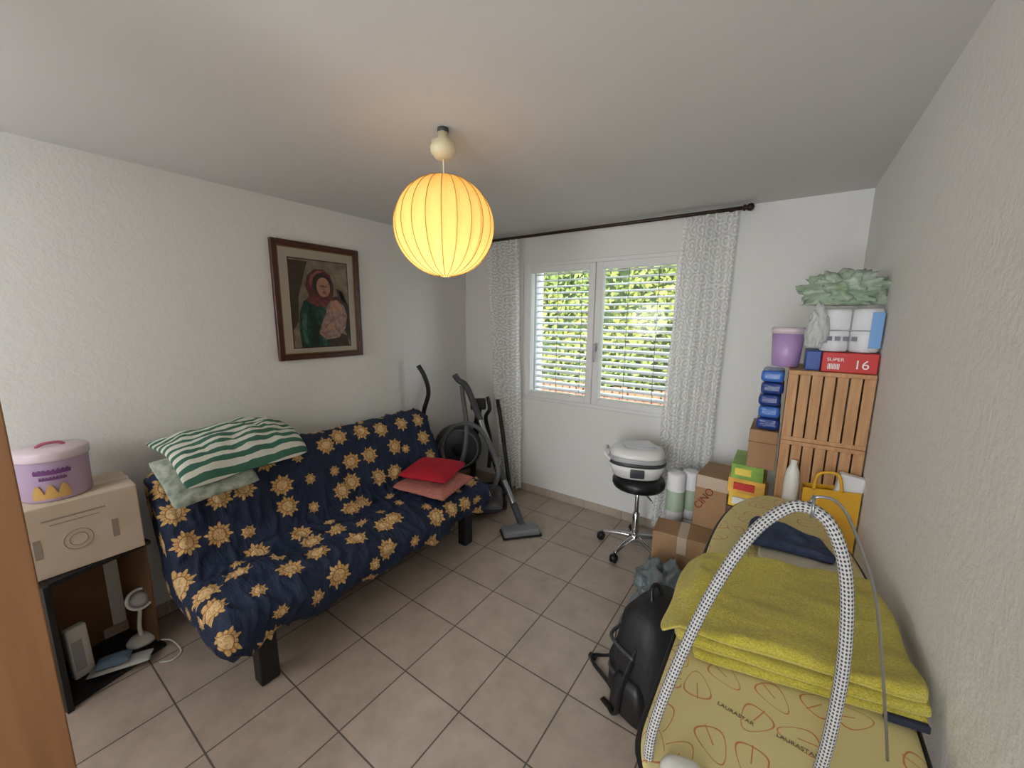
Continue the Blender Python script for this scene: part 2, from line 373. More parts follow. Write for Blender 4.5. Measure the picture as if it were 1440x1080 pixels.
# ---------------------------------------------------------------- picture
pic=root('framed_picture',(XL,1.495,1.71))
Y0,Y1,Z0,Z1=1.195,1.795,1.335,2.09; X=XL
def ring(name,y0,y1,z0,z1,w,x0,x1,m,bev=.004):
    multibox(name,[((x0,y0,z0),(x1,y0+w,z1)),((x0,y1-w,z0),(x1,y1,z1)),((x0,y0+w,z0),(x1,y1-w,z0+w)),((x0,y0+w,z1-w),(x1,y1-w,z1))],m,pic,bev)
ring('frame',Y0,Y1,Z0,Z1,.035,X+.001,X+.03,m_frame)
ring('frame_lip',Y0+.035,Y1-.035,Z0+.035,Z1-.035,.008,X+.001,X+.02,mat('gilt',(150,110,60),.4),.001)
box('mat_board',(X+.001,Y0+.04,Z0+.04),(X+.012,Y1-.04,Z1-.04),mat('mat_board',(228,222,206),.8),pic)
iy0,iy1,iz0,iz1=Y0+.105,Y1-.095,Z0+.08,Z1-.105
m_bg=mat('embroidery_ground',(136,124,104),.9,var=(18,(190,178,152)))
box('canvas',(X+.012,iy0,iz0),(X+.0135,iy1,iz1),m_bg,pic)
ring('inner_line',iy0-.006,iy1+.006,iz0-.006,iz1+.006,.006,X+.012,X+.0145,m_frame,0)
def pp(name,pts,c,lay,var=None):
    w=iy1-iy0;h=iz1-iz0
    P=[(X+.0137+lay*.0004,iy0+s*w,iz1-t*h) for s,t in pts]
    flatpoly(name,P,mat(name,c,.85,var=var),pic)
def ell(cx,cy,rx,ry,a=0,n=28):
    ca,sa=math.cos(a),math.sin(a)
    return [(cx+rx*math.cos(t)*ca-ry*math.sin(t)*sa,cy+rx*math.cos(t)*sa+ry*math.sin(t)*ca) for t in [2*math.pi*i/n for i in range(n)]]
pp('shadow_patch',[(0,0.02),(.3,.02),(.22,.2),(.12,.42),(.1,.7),(0,.8)],(100,86,66),0,(24,(70,60,48)))
pp('shadow_patch_right',[(.78,.3),(.9,.34),(1,.5),(1,.95),(.9,.8),(.84,.5)],(92,78,60),0,(24,(66,56,46)))
pp('light_patch',[(.75,.1),(1,.05),(1,.5),(.85,.42),(.8,.25)],(196,184,156),0,(20,(150,136,110)))
pp('shawl',[(.3,.42),(.2,.47),(.12,.6),(.1,.8),(.12,1),(.62,1),(.66,.86),(.62,.66),(.55,.5),(.42,.4)],(54,110,92),1,(34,(18,50,46)))
pp('shawl_fold',[(.3,.5),(.25,.62),(.32,.8),(.3,.98),(.42,.98),(.44,.8),(.38,.62)],(22,46,44),2,(30,(40,76,64)))
pp('shawl_light',[(.16,.62),(.14,.8),(.18,.96),(.24,.96),(.22,.76),(.24,.6)],(104,160,136),2,(34,(50,100,80)))
pp('shawl_crease',[(.48,.56),(.5,.7),(.46,.86),(.5,1),(.56,1),(.54,.84),(.58,.7),(.54,.58)],(84,140,118),2,(34,(40,84,72)))
pp('skirt',[(.62,.86),(.58,1),(.98,1),(.96,.88),(.8,.84)],(56,42,34),1,(26,(100,74,58)))
pp('hood',[(.3,.42),(.24,.3),(.28,.18),(.4,.1),(.56,.09),(.68,.15),(.74,.27),(.72,.4),(.62,.5),(.45,.5)],(146,62,58),3,(38,(80,26,30)))
pp('hood_light',[(.3,.26),(.34,.17),(.46,.11),(.58,.11),(.5,.14),(.4,.2),(.34,.3)],(196,124,112),4,(34,(150,76,70)))
pp('collar',[(.3,.4),(.24,.46),(.4,.52),(.58,.54),(.66,.46),(.5,.44)],(174,94,86),4,(40,(96,38,42)))
pp('hair',ell(.53,.27,.17,.135),(56,32,22),5)
pp('face',ell(.55,.3,.12,.115,.3),(226,180,148),6,(30,(196,140,110)))
pp('eyes',[(.48,.285),(.53,.275),(.6,.29),(.62,.3),(.53,.295)],(80,48,36),7)
pp('nose',[(.555,.29),(.545,.335),(.575,.335)],(190,130,100),7)
pp('mouth',ell(.555,.36,.03,.01),(160,70,60),7)
pp('baby_cloth',[(.6,.55),(.72,.46),(.9,.5),(.96,.62),(.92,.78),(.78,.9),(.55,.92),(.42,.84),(.5,.7)],(228,204,190),8,(40,(160,110,104)))
pp('baby_fold',[(.66,.62),(.8,.66),(.72,.8),(.54,.86),(.6,.76)],(166,112,106),9,(44,(220,194,178)))
pp('baby_head',ell(.76,.5,.1,.085),(232,190,160),10,(30,(204,156,124)))
pp('baby_hair',[(.67,.46),(.7,.41),(.78,.395),(.86,.44),(.85,.49),(.78,.44),(.71,.45)],(104,64,40),11)
pp('hand',ell(.64,.76,.07,.035,-.5),(226,178,148),12)
m_glass=bpy.data.materials.new('picture_glass'); m_glass.use_nodes=True; nt=m_glass.node_tree; nt.nodes.clear()
out=nt.nodes.new('ShaderNodeOutputMaterial'); gl=nt.nodes.new('ShaderNodeBsdfGlossy'); gl.inputs['Roughness'].default_value=.03; tr=nt.nodes.new('ShaderNodeBsdfTransparent')
fr=nt.nodes.new('ShaderNodeFresnel'); fr.inputs[0].default_value=1.45; mx=nt.nodes.new('ShaderNodeMixShader')
nt.links.new(fr.outputs[0],mx.inputs[0]); nt.links.new(tr.outputs[0],mx.inputs[1]); nt.links.new(gl.outputs[0],mx.inputs[2]); nt.links.new(mx.outputs[0],out.inputs[0])
flatpoly('glass',[(X+.021,Y0+.036,Z0+.036),(X+.021,Y1-.036,Z0+.036),(X+.021,Y1-.036,Z1-.036),(X+.021,Y0+.036,Z1-.036)],m_glass,pic)
flatpoly('window_glass_1',[(WX0+.08,YB+.03,WZ0+.08),(cx-.05,YB+.03,WZ0+.08),(cx-.05,YB+.03,WZ1-.08),(WX0+.08,YB+.03,WZ1-.08)],m_glass,win)
flatpoly('window_glass_2',[(cx+.05,YB+.03,WZ0+.08),(WX1-.08,YB+.03,WZ0+.08),(WX1-.08,YB+.03,WZ1-.08),(cx+.05,YB+.03,WZ1-.08)],m_glass,win)

# ---------------------------------------------------------------- sofa
def motif_nodes(nt,cell,rand):
    v=coord(nt,'UV',(1/cell,1/cell,1))
    vo=nt.nodes.new('ShaderNodeTexVoronoi'); vo.voronoi_dimensions='2D'; vo.inputs['Scale'].default_value=1; vo.inputs['Randomness'].default_value=rand
    nt.links.new(v,vo.inputs['Vector'])
    sb=nt.nodes.new('ShaderNodeVectorMath'); sb.operation='SUBTRACT'; nt.links.new(v,sb.inputs[0]); nt.links.new(vo.outputs['Position'],sb.inputs[1])
    sc=nt.nodes.new('ShaderNodeSeparateColor'); nt.links.new(vo.outputs['Color'],sc.inputs[0])
    return sb.outputs[0],sc.outputs
m_sun=bpy.data.materials.new('navy_sun_print'); nt,b=nodes(m_sun)
rel,rc=motif_nodes(nt,.155,.55)
sx=nt.nodes.new('ShaderNodeSeparateXYZ'); nt.links.new(rel,sx.inputs[0])
r=math_n(nt,'SQRT',math_n(nt,'ADD',math_n(nt,'POWER',sx.outputs[0],2),math_n(nt,'POWER',sx.outputs[1],2)))
ax_=math_n(nt,'ADD',math_n(nt,'ARCTAN2',sx.outputs[1],sx.outputs[0]),math_n(nt,'MULTIPLY',rc[1],1.2))
Rm=math_n(nt,'ADD',math_n(nt,'MULTIPLY',math_n(nt,'GREATER_THAN',rc[0],.4),.17),.23)
rn=math_n(nt,'DIVIDE',r,Rm)
cs=math_n(nt,'COSINE',math_n(nt,'MULTIPLY',ax_,8)); cs2=math_n(nt,'COSINE',math_n(nt,'MULTIPLY',ax_,16))
pet=math_n(nt,'ADD',.82,math_n(nt,'ADD',math_n(nt,'MULTIPLY',cs,.11),math_n(nt,'MULTIPLY',cs2,.08)))
inside=math_n(nt,'LESS_THAN',rn,pet)
line=math_n(nt,'GREATER_THAN',cs2,-.85)
rayz=math_n(nt,'MAXIMUM',line,math_n(nt,'LESS_THAN',rn,.5))
ringz=math_n(nt,'GREATER_THAN',math_n(nt,'ABSOLUTE',math_n(nt,'SUBTRACT',rn,.48)),.03)
face=math_n(nt,'GREATER_THAN',noise_n(nt,coord(nt,'UV'),100,2),.47)
core=math_n(nt,'LESS_THAN',rn,.46)
goldc=mixc(nt,core,lin((224,184,118)),lin((234,202,146)))
goldc=mixc(nt,math_n(nt,'MULTIPLY',math_n(nt,'SUBTRACT',1,face),.42),goldc,lin((156,98,54)))
goldc=mixc(nt,math_n(nt,'MULTIPLY',ringz,rayz),lin((150,98,58)),goldc)
nav=mixc(nt,noise_n(nt,coord(nt,'UV'),5,3),lin((20,32,58)),lin((30,47,78)))
nt.links.new(mixc(nt,inside,nav,goldc),b.inputs['Base Color']); b.inputs['Roughness'].default_value=.75
bump_n(nt,b,noise_n(nt,coord(nt,'UV',(5,14,1)),1,5,.6),.6,.04)

sofa=root('sofa_bed',(-2.1,1.33,0))
pf=[(-1.80,.225),(-1.725,.235),(-1.70,.31),(-1.715,.38),(-1.80,.42),(-1.95,.425),(-2.08,.41),(-2.15,.415),(-2.20,.47),(-2.26,.60),(-2.315,.72),(-2.35,.81),(-2.40,.86),(-2.47,.865),(-2.525,.82),(-2.53,.70),(-2.48,.5),(-2.45,.33),(-2.38,.24),(-2.1,.225)]
P=[Vector((p.x,0,p.y)) for p in spline([(x,z,0) for x,z in pf],7,True)]
N=len(P); arc=[0]
for i in range(1,N): arc.append(arc[-1]+(P[i]-P[i-1]).length)
nrm=[]
for i in range(N):
    t=(P[(i+1)%N]-P[i-1]).normalized(); nrm.append(Vector((t.z,0,-t.x)))
A=sum(P[i].x*P[(i+1)%N].z-P[(i+1)%N].x*P[i].z for i in range(N))
if A<0: nrm=[-n for n in nrm]
SY0,SY1=.46,2.2; ny=170; V=[];F=[];uv=[]; rr=.06
ys=[SY0+rr*(1-math.cos(math.pi/2*j/8)) for j in range(9)]
ys+=[SY0+rr+(SY1-SY0-2*rr)*j/ny for j in range(1,ny)]
ys+=[SY1-rr*(1-math.cos(math.pi/2*(8-j)/8)) for j in range(9)]
for y in ys:
    dd=max(0,rr-(y-SY0),rr-(SY1-y)); ins=rr*(1-math.sqrt(max(0,1-(dd/rr)**2)))
    for i in range(N):
        p=P[i]; n=nrm[i]; s=arc[i]
        w=.016*noise.noise(Vector((s*3,y*3.2,0)))+.014*noise.noise(Vector((s*5+y*4,y*3-s*2,7)))+.008*noise.noise(Vector((s*14+y*8,y*10,3)))
        k=noise.noise(Vector((s*4+y*9,y*5-s*5,11))); w+=.016*max(0,1-abs(k)*7)
        k=noise.noise(Vector((s*7-y*6,y*8+s*3,21))); w+=.010*max(0,1-abs(k)*8)
        if p.z<.32 and p.x>-1.85: w+=.014*math.sin(y*16+2*noise.noise(Vector((y*3,0,0))))*(.32-p.z)/.1
        q=p+n*(w-ins); zz=q.z
        if p.z<.27: zz+=.025*noise.noise(Vector((y*5,2,p.x*2)))
        V.append((q.x,y+.012*noise.noise(Vector((p.x*6,p.z*6,y)))*(dd>0),zz)); uv.append((s,y))
M_=len(ys)
for j in range(M_-1):
    for i in range(N-1): F.append((j*N+i,(j+1)*N+i,(j+1)*N+i+1,j*N+i+1))
    F.append((j*N+N-1,(j+1)*N+N-1,(j+1)*N,j*N))
for base in (0,(M_-1)*N):
    o=len(V)
    for i in range(N): V.append(V[base+i]); uv.append((V[base+i][0]+7.03,V[base+i][2]))
    F.append(tuple(o+i for i in range(N)))
cover=mk('cover',V,F,m_sun,sofa,True,uv)
bm=bmesh.new(); bm.from_mesh(cover.data); bmesh.ops.recalc_face_normals(bm,faces=bm.faces); bmesh.ops.triangulate(bm,faces=[f for f in bm.faces if len(f.verts)>8]); bm.to_mesh(cover.data); bm.free()
for (x,y) in ((-1.78,.64),(-1.78,1.98)):
    box('front_leg',(x-.035,y-.04,0),(x+.035,y+.04,.27),m_black,sofa,.006)
    box('rear_leg',(-2.45,y-.03,0),(-2.39,y+.03,.29),m_black,sofa,.006)
    box('cross_rail',(-2.42,y-.02,.23),(-1.8,y+.02,.27),m_black,sofa,.003)
m_str=bpy.data.materials.new('green_stripe'); nt,b=nodes(m_str)
v=coord(nt,'UV'); sx=nt.nodes.new('ShaderNodeSeparateXYZ'); nt.links.new(v,sx.inputs[0])
w=math_n(nt,'FRACT',math_n(nt,'MULTIPLY',sx.outputs[0],25)); g=math_n(nt,'GREATER_THAN',w,.5)
nt.links.new(mixc(nt,g,lin((220,222,210)),lin((62,112,94))),b.inputs['Base Color']); b.inputs['Roughness'].default_value=.9
bump_n(nt,b,noise_n(nt,coord(nt,'UV'),12,4),.35,.02)
m_pat=mat('faded_floral',(196,202,190),.9,var=(34,(120,140,124)),bump=(12,.3,.02))
def pbend(x,y): return -.11*(x/.22)**2*(1 if x>0 else .2)
pillow('striped_pillow',.42,.62,.115,RZ(6)@RY(11),(-2.37,.81,.972),m_str,None,32,.014,2,pw=4,bend=pbend)
pillow('floral_pillow',.28,.38,.055,RZ(8)@RY(42),(-2.262,.65,.862),m_pat,None,24,.012,5,pw=5)
m_red=mat('red_cushion',(186,24,46),.85,bump=(14,.3,.02)); m_pink=mat('pink_cushion',(200,134,122),.9,var=(60,(180,108,98)),bump=(14,.3,.02))
pillow('pink_cushion',.42,.42,.085,RZ(12)@RY(2),(-1.94,1.84,.477),m_pink,None,24,.008,8,4)
pillow('red_cushion',.36,.38,.075,RZ(20)@RY(2),(-1.965,1.86,.560),m_red,None,24,.008,11,4)

# ---------------------------------------------------------------- left stack
sh=root('black_shelf_box',(-2.45,.28,0))
RS=RZ(15); pv=(-2.3,.12,0)
def rb(name,lo,hi,m,par,bev=.002): return box(name,lo,hi,m,par,bev,RS,2,pv)
rb('bottom_panel',(-2.60,.10,0),(-2.29,.44,.02),m_black,sh)
rb('top_panel',(-2.60,.10,.55),(-2.29,.44,.57),m_black,sh)
rb('side_panel',(-2.60,.08,0),(-2.27,.10,.57),m_black,sh)
rb('back_panel',(-2.60,.10,.02),(-2.59,.44,.55),m_cardin,sh)
rb('inner_side',(-2.59,.43,.02),(-2.33,.44,.55),m_cardin,sh)
cb=root('cardboard_box',(-2.45,.2,.57))
box('carton',(-2.62,.04,.572),(-2.33,.405,.87),m_card2,cb,.004)
m_print=mat('box_print',(150,138,124),.8); m_tape=mat('packing_tape',(200,184,162),.4)
box('tape',(-2.5,.038,.8705),(-2.45,.407,.8715),m_tape,cb)
box('print_line',(-2.3295,.12,.805),(-2.329,.3,.812),m_print,cb)
box('print_line',(-2.3295,.14,.785),(-2.329,.28,.789),m_print,cb)
hoop('print_disc',(-2.329,.21,.70),RY(90),.042,.0012,m_print,cb); hoop('print_disc',(-2.329,.21,.70),RY(90),.026,.0012,m_print,cb)
box('print_box',(-2.3295,.31,.66),(-2.329,.33,.74),m_print,cb)
box('print_box',(-2.3295,.09,.66),(-2.329,.11,.74),m_print,cb)
m_lil=mat('lilac_tin',(200,176,210),.4); m_lilp=mat('lilac_lid',(218,200,210),.35); m_gold=mat('gold_print',(206,166,96),.4); m_viol=mat('violet_print',(120,70,130),.5)
tin=root('panettone_tin',(-2.46,.19,.872))
lathe('body',[(.096,0),(.1,.004),(.104,.17),(.107,.175)],(-2.46,.19,.8725),m_lil,tin,40)
lathe('lid',[(.109,.165),(.11,.168),(.11,.195),(.104,.203),(.03,.207),(.001,.207)],(-2.46,.19,.8735),m_lilp,tin,40)
tube('lid_handle',[(-2.46,.15,1.08),(-2.46,.17,1.092),(-2.46,.21,1.092),(-2.46,.23,1.08)],.006,mat('magenta_cord',(180,90,110),.5),tin)
def wrap(name,c,r,a0,a1,z0,z1,m,par,fn=None,n=14):
    V=[];F=[]
    for i in range(n+1):
        a=math.radians(a0+(a1-a0)*i/n); t=i/n
        zl,zh=(z0,z1) if fn is None else fn(t,z0,z1)
        for z in (zl,zh):
            rr_=r+.004*(z-z0)/max(z1-z0,1e-3)
            V.append((c[0]+rr_*math.cos(a),c[1]+rr_*math.sin(a),z))
    for i in range(n): F.append((2*i,2*i+2,2*i+3,2*i+1))
    mk(name,V,F,m,par,True)
wrap('print_gold',(-2.46,.19),.1035,-45,15,.885,.945,m_gold,tin,lambda t,a,b:(a,a+(b-a)*(.3+.7*abs(math.sin(t*9.4)))),28)
def textwave(t,a,b): k=.5+.5*abs(math.sin(t*26)); return (a,a+(b-a)*k)
wrap('print_title',(-2.46,.19),.1038,-38,20,.985,1.008,m_viol,tin,textwave,40)
wrap('print_title',(-2.46,.19),.1038,-30,12,.962,.978,m_viol,tin,textwave,40)
fan=root('clip_fan',(-2.49,.37,.0)); m_wp=mat('white_plastic',(226,226,220),.35)
FX,FY,FZ=-2.475,.365,.022
lathe('base',[(.055,0),(.058,.01),(.05,.022),(.02,.03),(.012,.034)],(FX,FY,FZ),m_wp,fan,28)
tube('neck',[(FX,FY,FZ+.03),(FX-.01,FY,FZ+.08),(FX-.005,FY+.01,FZ+.16),(FX,FY+.01,FZ+.2)],.009,m_wp,fan)
Rf=RY(50)
lathe('head',[(.012,-.045),(.03,-.04),(.04,-.02),(.05,.01),(.053,.025),(.048,.028),(.035,.012),(.001,.006)],(FX+.01,FY+.01,FZ+.225),m_wp,fan,28,Rf)
lathe('grille',[(.001,.03),(.02,.032),(.04,.027)],(FX+.01,FY+.01,FZ+.225),m_lgrey,fan,16,Rf)
rt=root('white_router',(-2.45,.16,.02))
box('case',(-2.47,.125,.022),(-2.43,.195,.26),m_wp,rt,.01,RS@RY(-4),3)
box('vents',(-2.429,.14,.06),(-2.4265,.175,.2),m_lgrey,rt,.0,RS@RY(-4))
sl_=root('slipper',(-2.38,.27,.02)); m_blu=mat('slipper_felt',(104,128,150),.9,bump=(60,.2))
pillow('sole',.08,.22,.025,RZ(-25),(-2.365,.27,.036),mat('sole',(190,190,186),.7),sl_,16,0,1,4)
pillow('upper',.075,.12,.045,RZ(-25),(-2.375,.25,.064),m_blu,sl_,16,.003,4,4)
tube('power_cable',[(-2.40,.42,.03),(-2.35,.45,.028),(-2.27,.46,.006),(-2.24,.42,.006),(-2.27,.38,.006)],.003,m_wp,None)

# ---------------------------------------------------------------- open door leaf at the left edge of the view
dr=root('door_2',(-1.0,-.36,0)); m_doorw=mat('door_veneer',(146,102,64),.5,var=(5,(120,80,48)),stretch=(5,5,.4))
box('leaf',(-1.02,-.78,.008),(-.982,.036,2.06),m_doorw,dr,.002)
for z0_,z1_ in ((.16,.95),(1.08,1.92)):
    multibox('panel_moulding',[((-.983,-.66,z0_),(-.976,-.63,z1_)),((-.983,-.15,z0_),(-.976,-.12,z1_)),((-.983,-.63,z0_),(-.976,-.15,z0_+.03)),((-.983,-.63,z1_-.03),(-.976,-.15,z1_))],m_beech,dr,.002)
box('jamb_post',(-1.04,-.84,0),(-.96,-.785,2.1),m_beech,dr,.002)

# ---------------------------------------------------------------- exercise machine + vacuum
ex=root('elliptical_trainer',(-2.3,2.6,0))
dv=Vector((.72,-.69,0)); R45=dv.to_track_quat('Z','Y').to_matrix()
fc=Vector((-2.38,2.56,.45))
lathe('flywheel_cover',[(.05,-.06),(.19,-.055),(.215,-.03),(.215,.03),(.19,.055),(.12,.065),(.05,.07)],fc,m_dgrey,ex,40,R45)
hoop('flywheel_ring',fc+R45@Vector((0,0,.062)),R45,.176,.008,m_grey,ex)
lathe('hub',[(.055,.06),(.055,.085),(.02,.09),(.001,.09)],fc,m_black,ex,24,R45)
tube('main_post',[(-2.30,2.66,.05),(-2.30,2.70,.45),(-2.26,2.72,.82)],.028,m_blackm,ex)
box('console',(-2.31,2.66,.80),(-2.17,2.71,.90),m_black,ex,.012,RZ(45)@RX(-25))
tube('swing_arm',[(-2.40,2.40,.28),(-2.44,2.34,.5),(-2.52,2.285,.76),(-2.47,2.30,.98),(-2.485,2.28,1.12),(-2.53,2.25,1.22)],.019,m_black,ex)
tube('swing_arm',[(-2.16,2.74,.25),(-2.16,2.76,.5),(-2.18,2.72,.72),(-2.12,2.70,.82),(-2.16,2.72,.92)],.018,m_black,ex)
tube('pedal_rail',[(-2.42,2.42,.2),(-2.2,2.34,.16),(-2.05,2.30,.14)],.018,m_silver,ex)
tube('pedal_rail',[(-2.2,2.78,.5),(-2.05,2.7,.3),(-1.88,2.6,.14)],.022,m_blackm,ex)
box('pedal',(-2.0,2.52,.13),(-1.84,2.64,.16),m_black,ex,.01,RZ(-20))
tube('base_bar',[(-2.55,2.5,.03),(-2.15,2.9,.03)],.026,m_blackm,ex,2)
tube('base_bar',[(-2.35,2.3,.03),(-2.0,2.65,.03)],.026,m_blackm,ex,2)
tube('base_spine',[(-2.35,2.7,.04),(-2.18,2.48,.04)],.022,m_blackm,ex,2)
vc=root('vacuum_cleaner',(-1.9,2.42,0))
pillow('body',.26,.34,.2,RZ(35),(-1.93,2.44,.12),m_dgrey,vc,22,0,0,4)
for s in (-1,1): cyl('wheel',Vector((-1.93,2.44,.07))+RZ(35)@Vector((s*.125,.05,0)),Vector((-1.93,2.44,.07))+RZ(35)@Vector((s*.155,.05,0)),.065,m_black,vc,24)
hp=[(-1.88,2.38,.2),(-1.80,2.40,.36),(-1.88,2.45,.52),(-2.1,2.5,.70),(-2.32,2.46,.68),(-2.42,2.40,.50),(-2.34,2.38,.32),(-2.2,2.40,.38),(-2.2,2.48,.66),(-2.3,2.55,.92),(-2.34,2.58,1.02)]
m_hose=bpy.data.materials.new('ribbed_hose'); nt,b=nodes(m_hose); v=coord(nt,'UV'); sx=nt.nodes.new('ShaderNodeSeparateXYZ'); nt.links.new(v,sx.inputs[0])
sn=math_n(nt,'SINE',math_n(nt,'MULTIPLY',sx.outputs[1],600)); nt.links.new(mixc(nt,madd(nt,sn,.5,.5),lin((40,41,44)),lin((130,132,136))),b.inputs['Base Color']); b.inputs['Roughness'].default_value=.4
tube('hose',hp,.020,m_hose,vc,10,12)
tube('wand',[(-2.16,2.56,.84),(-2.0,2.52,.60),(-1.60,2.40,.09)],.022,m_silver,vc,4,14)
tube('wand_handle',[(-2.10,2.545,.75),(-2.22,2.575,.92),(-2.30,2.585,1.03),(-2.37,2.57,1.07),(-2.40,2.55,1.12)],.027,m_dgrey,vc,6,12)
cyl('wand_joint',(-1.86,2.478,.415),(-1.78,2.454,.315),.030,m_dgrey,vc)
tube('wand_neck',[(-1.66,2.42,.165),(-1.58,2.39,.07),(-1.54,2.36,.035)],.028,m_dgrey,vc,4,12)
box('floor_head',(-1.66,2.25,.004),(-1.38,2.38,.055),m_grey,vc,.018,RZ(48),3)
box('floor_head_sole',(-1.67,2.242,.001),(-1.37,2.388,.016),m_black,vc,.004,RZ(48))
tube('second_wand',[(-2.14,2.84,.88),(-2.05,2.80,.6),(-1.83,2.64,.03)],.018,m_blackm,vc,3,12)

# ---------------------------------------------------------------- stool + appliance
st=root('rolling_stool',(-.75,2.62,0)); C=Vector((-.75,2.62,0))
m_vin=mat('black_vinyl',(20,20,22),.35,bump=(30,.1))
lathe('seat',[(.001,.475),(.13,.475),(.165,.482),(.175,.50),(.175,.525),(.165,.548),(.13,.562),(.001,.566)],C,m_vin,st,40)
cyl('seat_plate',C+Vector((0,0,.455)),C+Vector((0,0,.477)),.08,m_black,st)
cyl('gas_column',C+Vector((0,0,.22)),C+Vector((0,0,.46)),.014,m_chrome,st)
cyl('outer_column',C+Vector((0,0,.09)),C+Vector((0,0,.28)),.024,m_chrome,st)
tube('lever',[C+Vector((0,0,.45)),C+Vector((.08,-.06,.45)),C+Vector((.13,-.1,.43))],.005,m_chrome,st,3)
lathe('hub',[(.04,.075),(.045,.09),(.04,.12),(.025,.13)],C,m_chrome,st,24)
for k in range(5):
    a=math.radians(183+72*k); u=Vector((math.cos(a),math.sin(a),0))
    tube('leg_%d'%(k+1),[C+u*.02+Vector((0,0,.1)),C+u*.13+Vector((0,0,.09)),C+u*.235+Vector((0,0,.066))],[.02,.011],m_chrome,st,5,10)
    e=C+u*.232; pz=Vector((-u.y,u.x,0))
    cyl('caster_stem',e+Vector((0,0,.045)),e+Vector((0,0,.075)),.008,m_black,st,10)
    for s in (-1,1): cyl('caster_wheel',e+u*.012+pz*.004*s+Vector((0,0,.027)),e+u*.012+pz*.018*s+Vector((0,0,.027)),.027,m_black,st,18)
    lathe('caster_hood',[(.03,0),(.028,.015),(.018,.026),(.001,.03)],e+u*.012+Vector((0,0,.03)),m_black,st,16)
ap=root('white_multicooker',(-.77,2.6,.566))
def rrect(sx,sy,n=10,p=4):
    return [(sx*math.copysign(abs(math.cos(t))**(2/p),math.cos(t)),sy*math.copysign(abs(math.sin(t))**(2/p),math.sin(t))) for t in [2*math.pi*i/(n*4) for i in range(n*4)]]
def loft(name,secs,c,m,par,R=Matrix.Identity(3),p=4):
    V=[];F=[];n=40
    for (sx,sy,z) in secs:
        for (x,y) in rrect(sx,sy,10,p): V.append(Vector(c)+R@Vector((x,y,z)))
    for i in range(len(secs)-1):
        for k in range(n): F.append((i*n+k,i*n+(k+1)%n,(i+1)*n+(k+1)%n,(i+1)*n+k))
    F.append(tuple(range(n))[::-1]); F.append(tuple((len(secs)-1)*n+k for k in range(n)))
    return mk(name,V,F,m,par,True)
AC=(-.765,2.60,.568); RA=RZ(20)
loft('lower_shell',[(.13,.11,0),(.155,.13,.01),(.175,.142,.06),(.186,.148,.095)],AC,m_white,ap,RA,2.6)
loft('middle_band',[(.184,.146,.093),(.188,.15,.098),(.188,.15,.116),(.184,.146,.121)],AC,m_dgrey,ap,RA,2.6)
loft('lid_band',[(.184,.146,.119),(.186,.148,.124),(.182,.144,.145),(.178,.140,.15)],AC,m_lgrey,ap,RA,2.6)
loft('upper_shell',[(.178,.141,.148),(.18,.142,.155),(.168,.13,.185),(.14,.10,.20),(.1,.08,.204),(.001,.001,.205)],AC,m_white,ap,RA,2.6)
loft('control_panel',[(.04,.004,0),(.045,.006,.005),(.045,.006,.055),(.04,.004,.06)],Vector(AC)+RA@Vector((0,-.142,.025)),m_dgrey,ap,RA,6)
tube('carry_handle',[Vector(AC)+RA@Vector((-.16,-.06,.10)),Vector(AC)+RA@Vector((-.21,-.06,.15)),Vector(AC)+RA@Vector((-.205,.05,.17)),Vector(AC)+RA@Vector((-.16,.06,.12))],.012,m_white,ap,6)
m_paper=mat('paper',(226,228,230),.8); m_blp=mat('leaflet_blue',(170,186,206),.7)
pl=root('paper_leaflets',(-.74,2.6,.775))
for i in range(4): box('sheet',(-.86,2.53,.7745+i*.003),(-.66,2.67,.7765+i*.003),m_paper if i!=2 else m_blp,pl,0,RZ(12+i*9))

# ---------------------------------------------------------------- crates and stack at right
def crate(z,name='wooden_crate'):
    r_=root(name,(.16,2.2,z)); x0,x1,y0,y1,h=.018,.300,2.05,2.40,.306
    n=7;w=(x1-x0-.006*(n-1))/n
    multibox('front_slats',[((x0+i*(w+.006),y0,z+.018),(x0+i*(w+.006)+w,y0+.009,z+h-.018)) for i in range(n)],m_pine,r_,.001)
    multibox('back_slats',[((x0+i*(w+.006),y1-.009,z+.018),(x0+i*(w+.006)+w,y1,z+h-.018)) for i in range(n)],m_pine,r_,.001)
    bs=[((x0,y0,z),(x1,y0+.012,z+.018)),((x0,y0,z+h-.018),(x1,y0+.012,z+h)),((x0,y1-.012,z),(x1,y1,z+.018)),((x0,y1-.012,z+h-.018),(x1,y1,z+h)),
        ((x0,y0+.012,z+.005),(x0+.012,y1-.012,z+.1)),((x0,y0+.012,z+.11),(x0+.012,y1-.012,z+.2)),((x0,y0+.012,z+.21),(x0+.012,y1-.012,z+h)),
        ((x1-.012,y0+.012,z+.005),(x1,y1-.012,z+.1)),((x1-.012,y0+.012,z+.11),(x1,y1-.012,z+.2)),((x1-.012,y0+.012,z+.21),(x1,y1-.012,z+h)),
        ((x0+.012,y0+.012,z),(x1-.012,y1-.012,z+.01)),((x0+.012,y0+.012,z+h-.012),(x1-.012,y1-.012,z+h)),
        ((x0+.06,y0+.009,z+.02),(x0+.075,y0+.02,z+h-.02)),((x1-.075,y0+.009,z+.02),(x1-.06,y0+.02,z+h-.02))]
    multibox('frame',bs,m_pine,r_,.0015)
for z in (.182,.4895,.797,1.1045): crate(z)
ccb=root('cardboard_box',(.15,2.2,0)); box('carton',(.018,2.06,0),(.295,2.4,.18),m_card,ccb,.004); box('tape',(.13,2.058,.05),(.17,2.4,.1815),m_tape,ccb)
ZT=1.4115
m_redp=mat('red_print',(200,44,40),.5); m_bluep=mat('blue_print',(46,84,160),.5)
tb=root('tissue_carton',(.2,2.2,ZT))
box('carton',(.125,2.07,ZT),(.300,2.34,ZT+.08),m_redp,tb,.003)
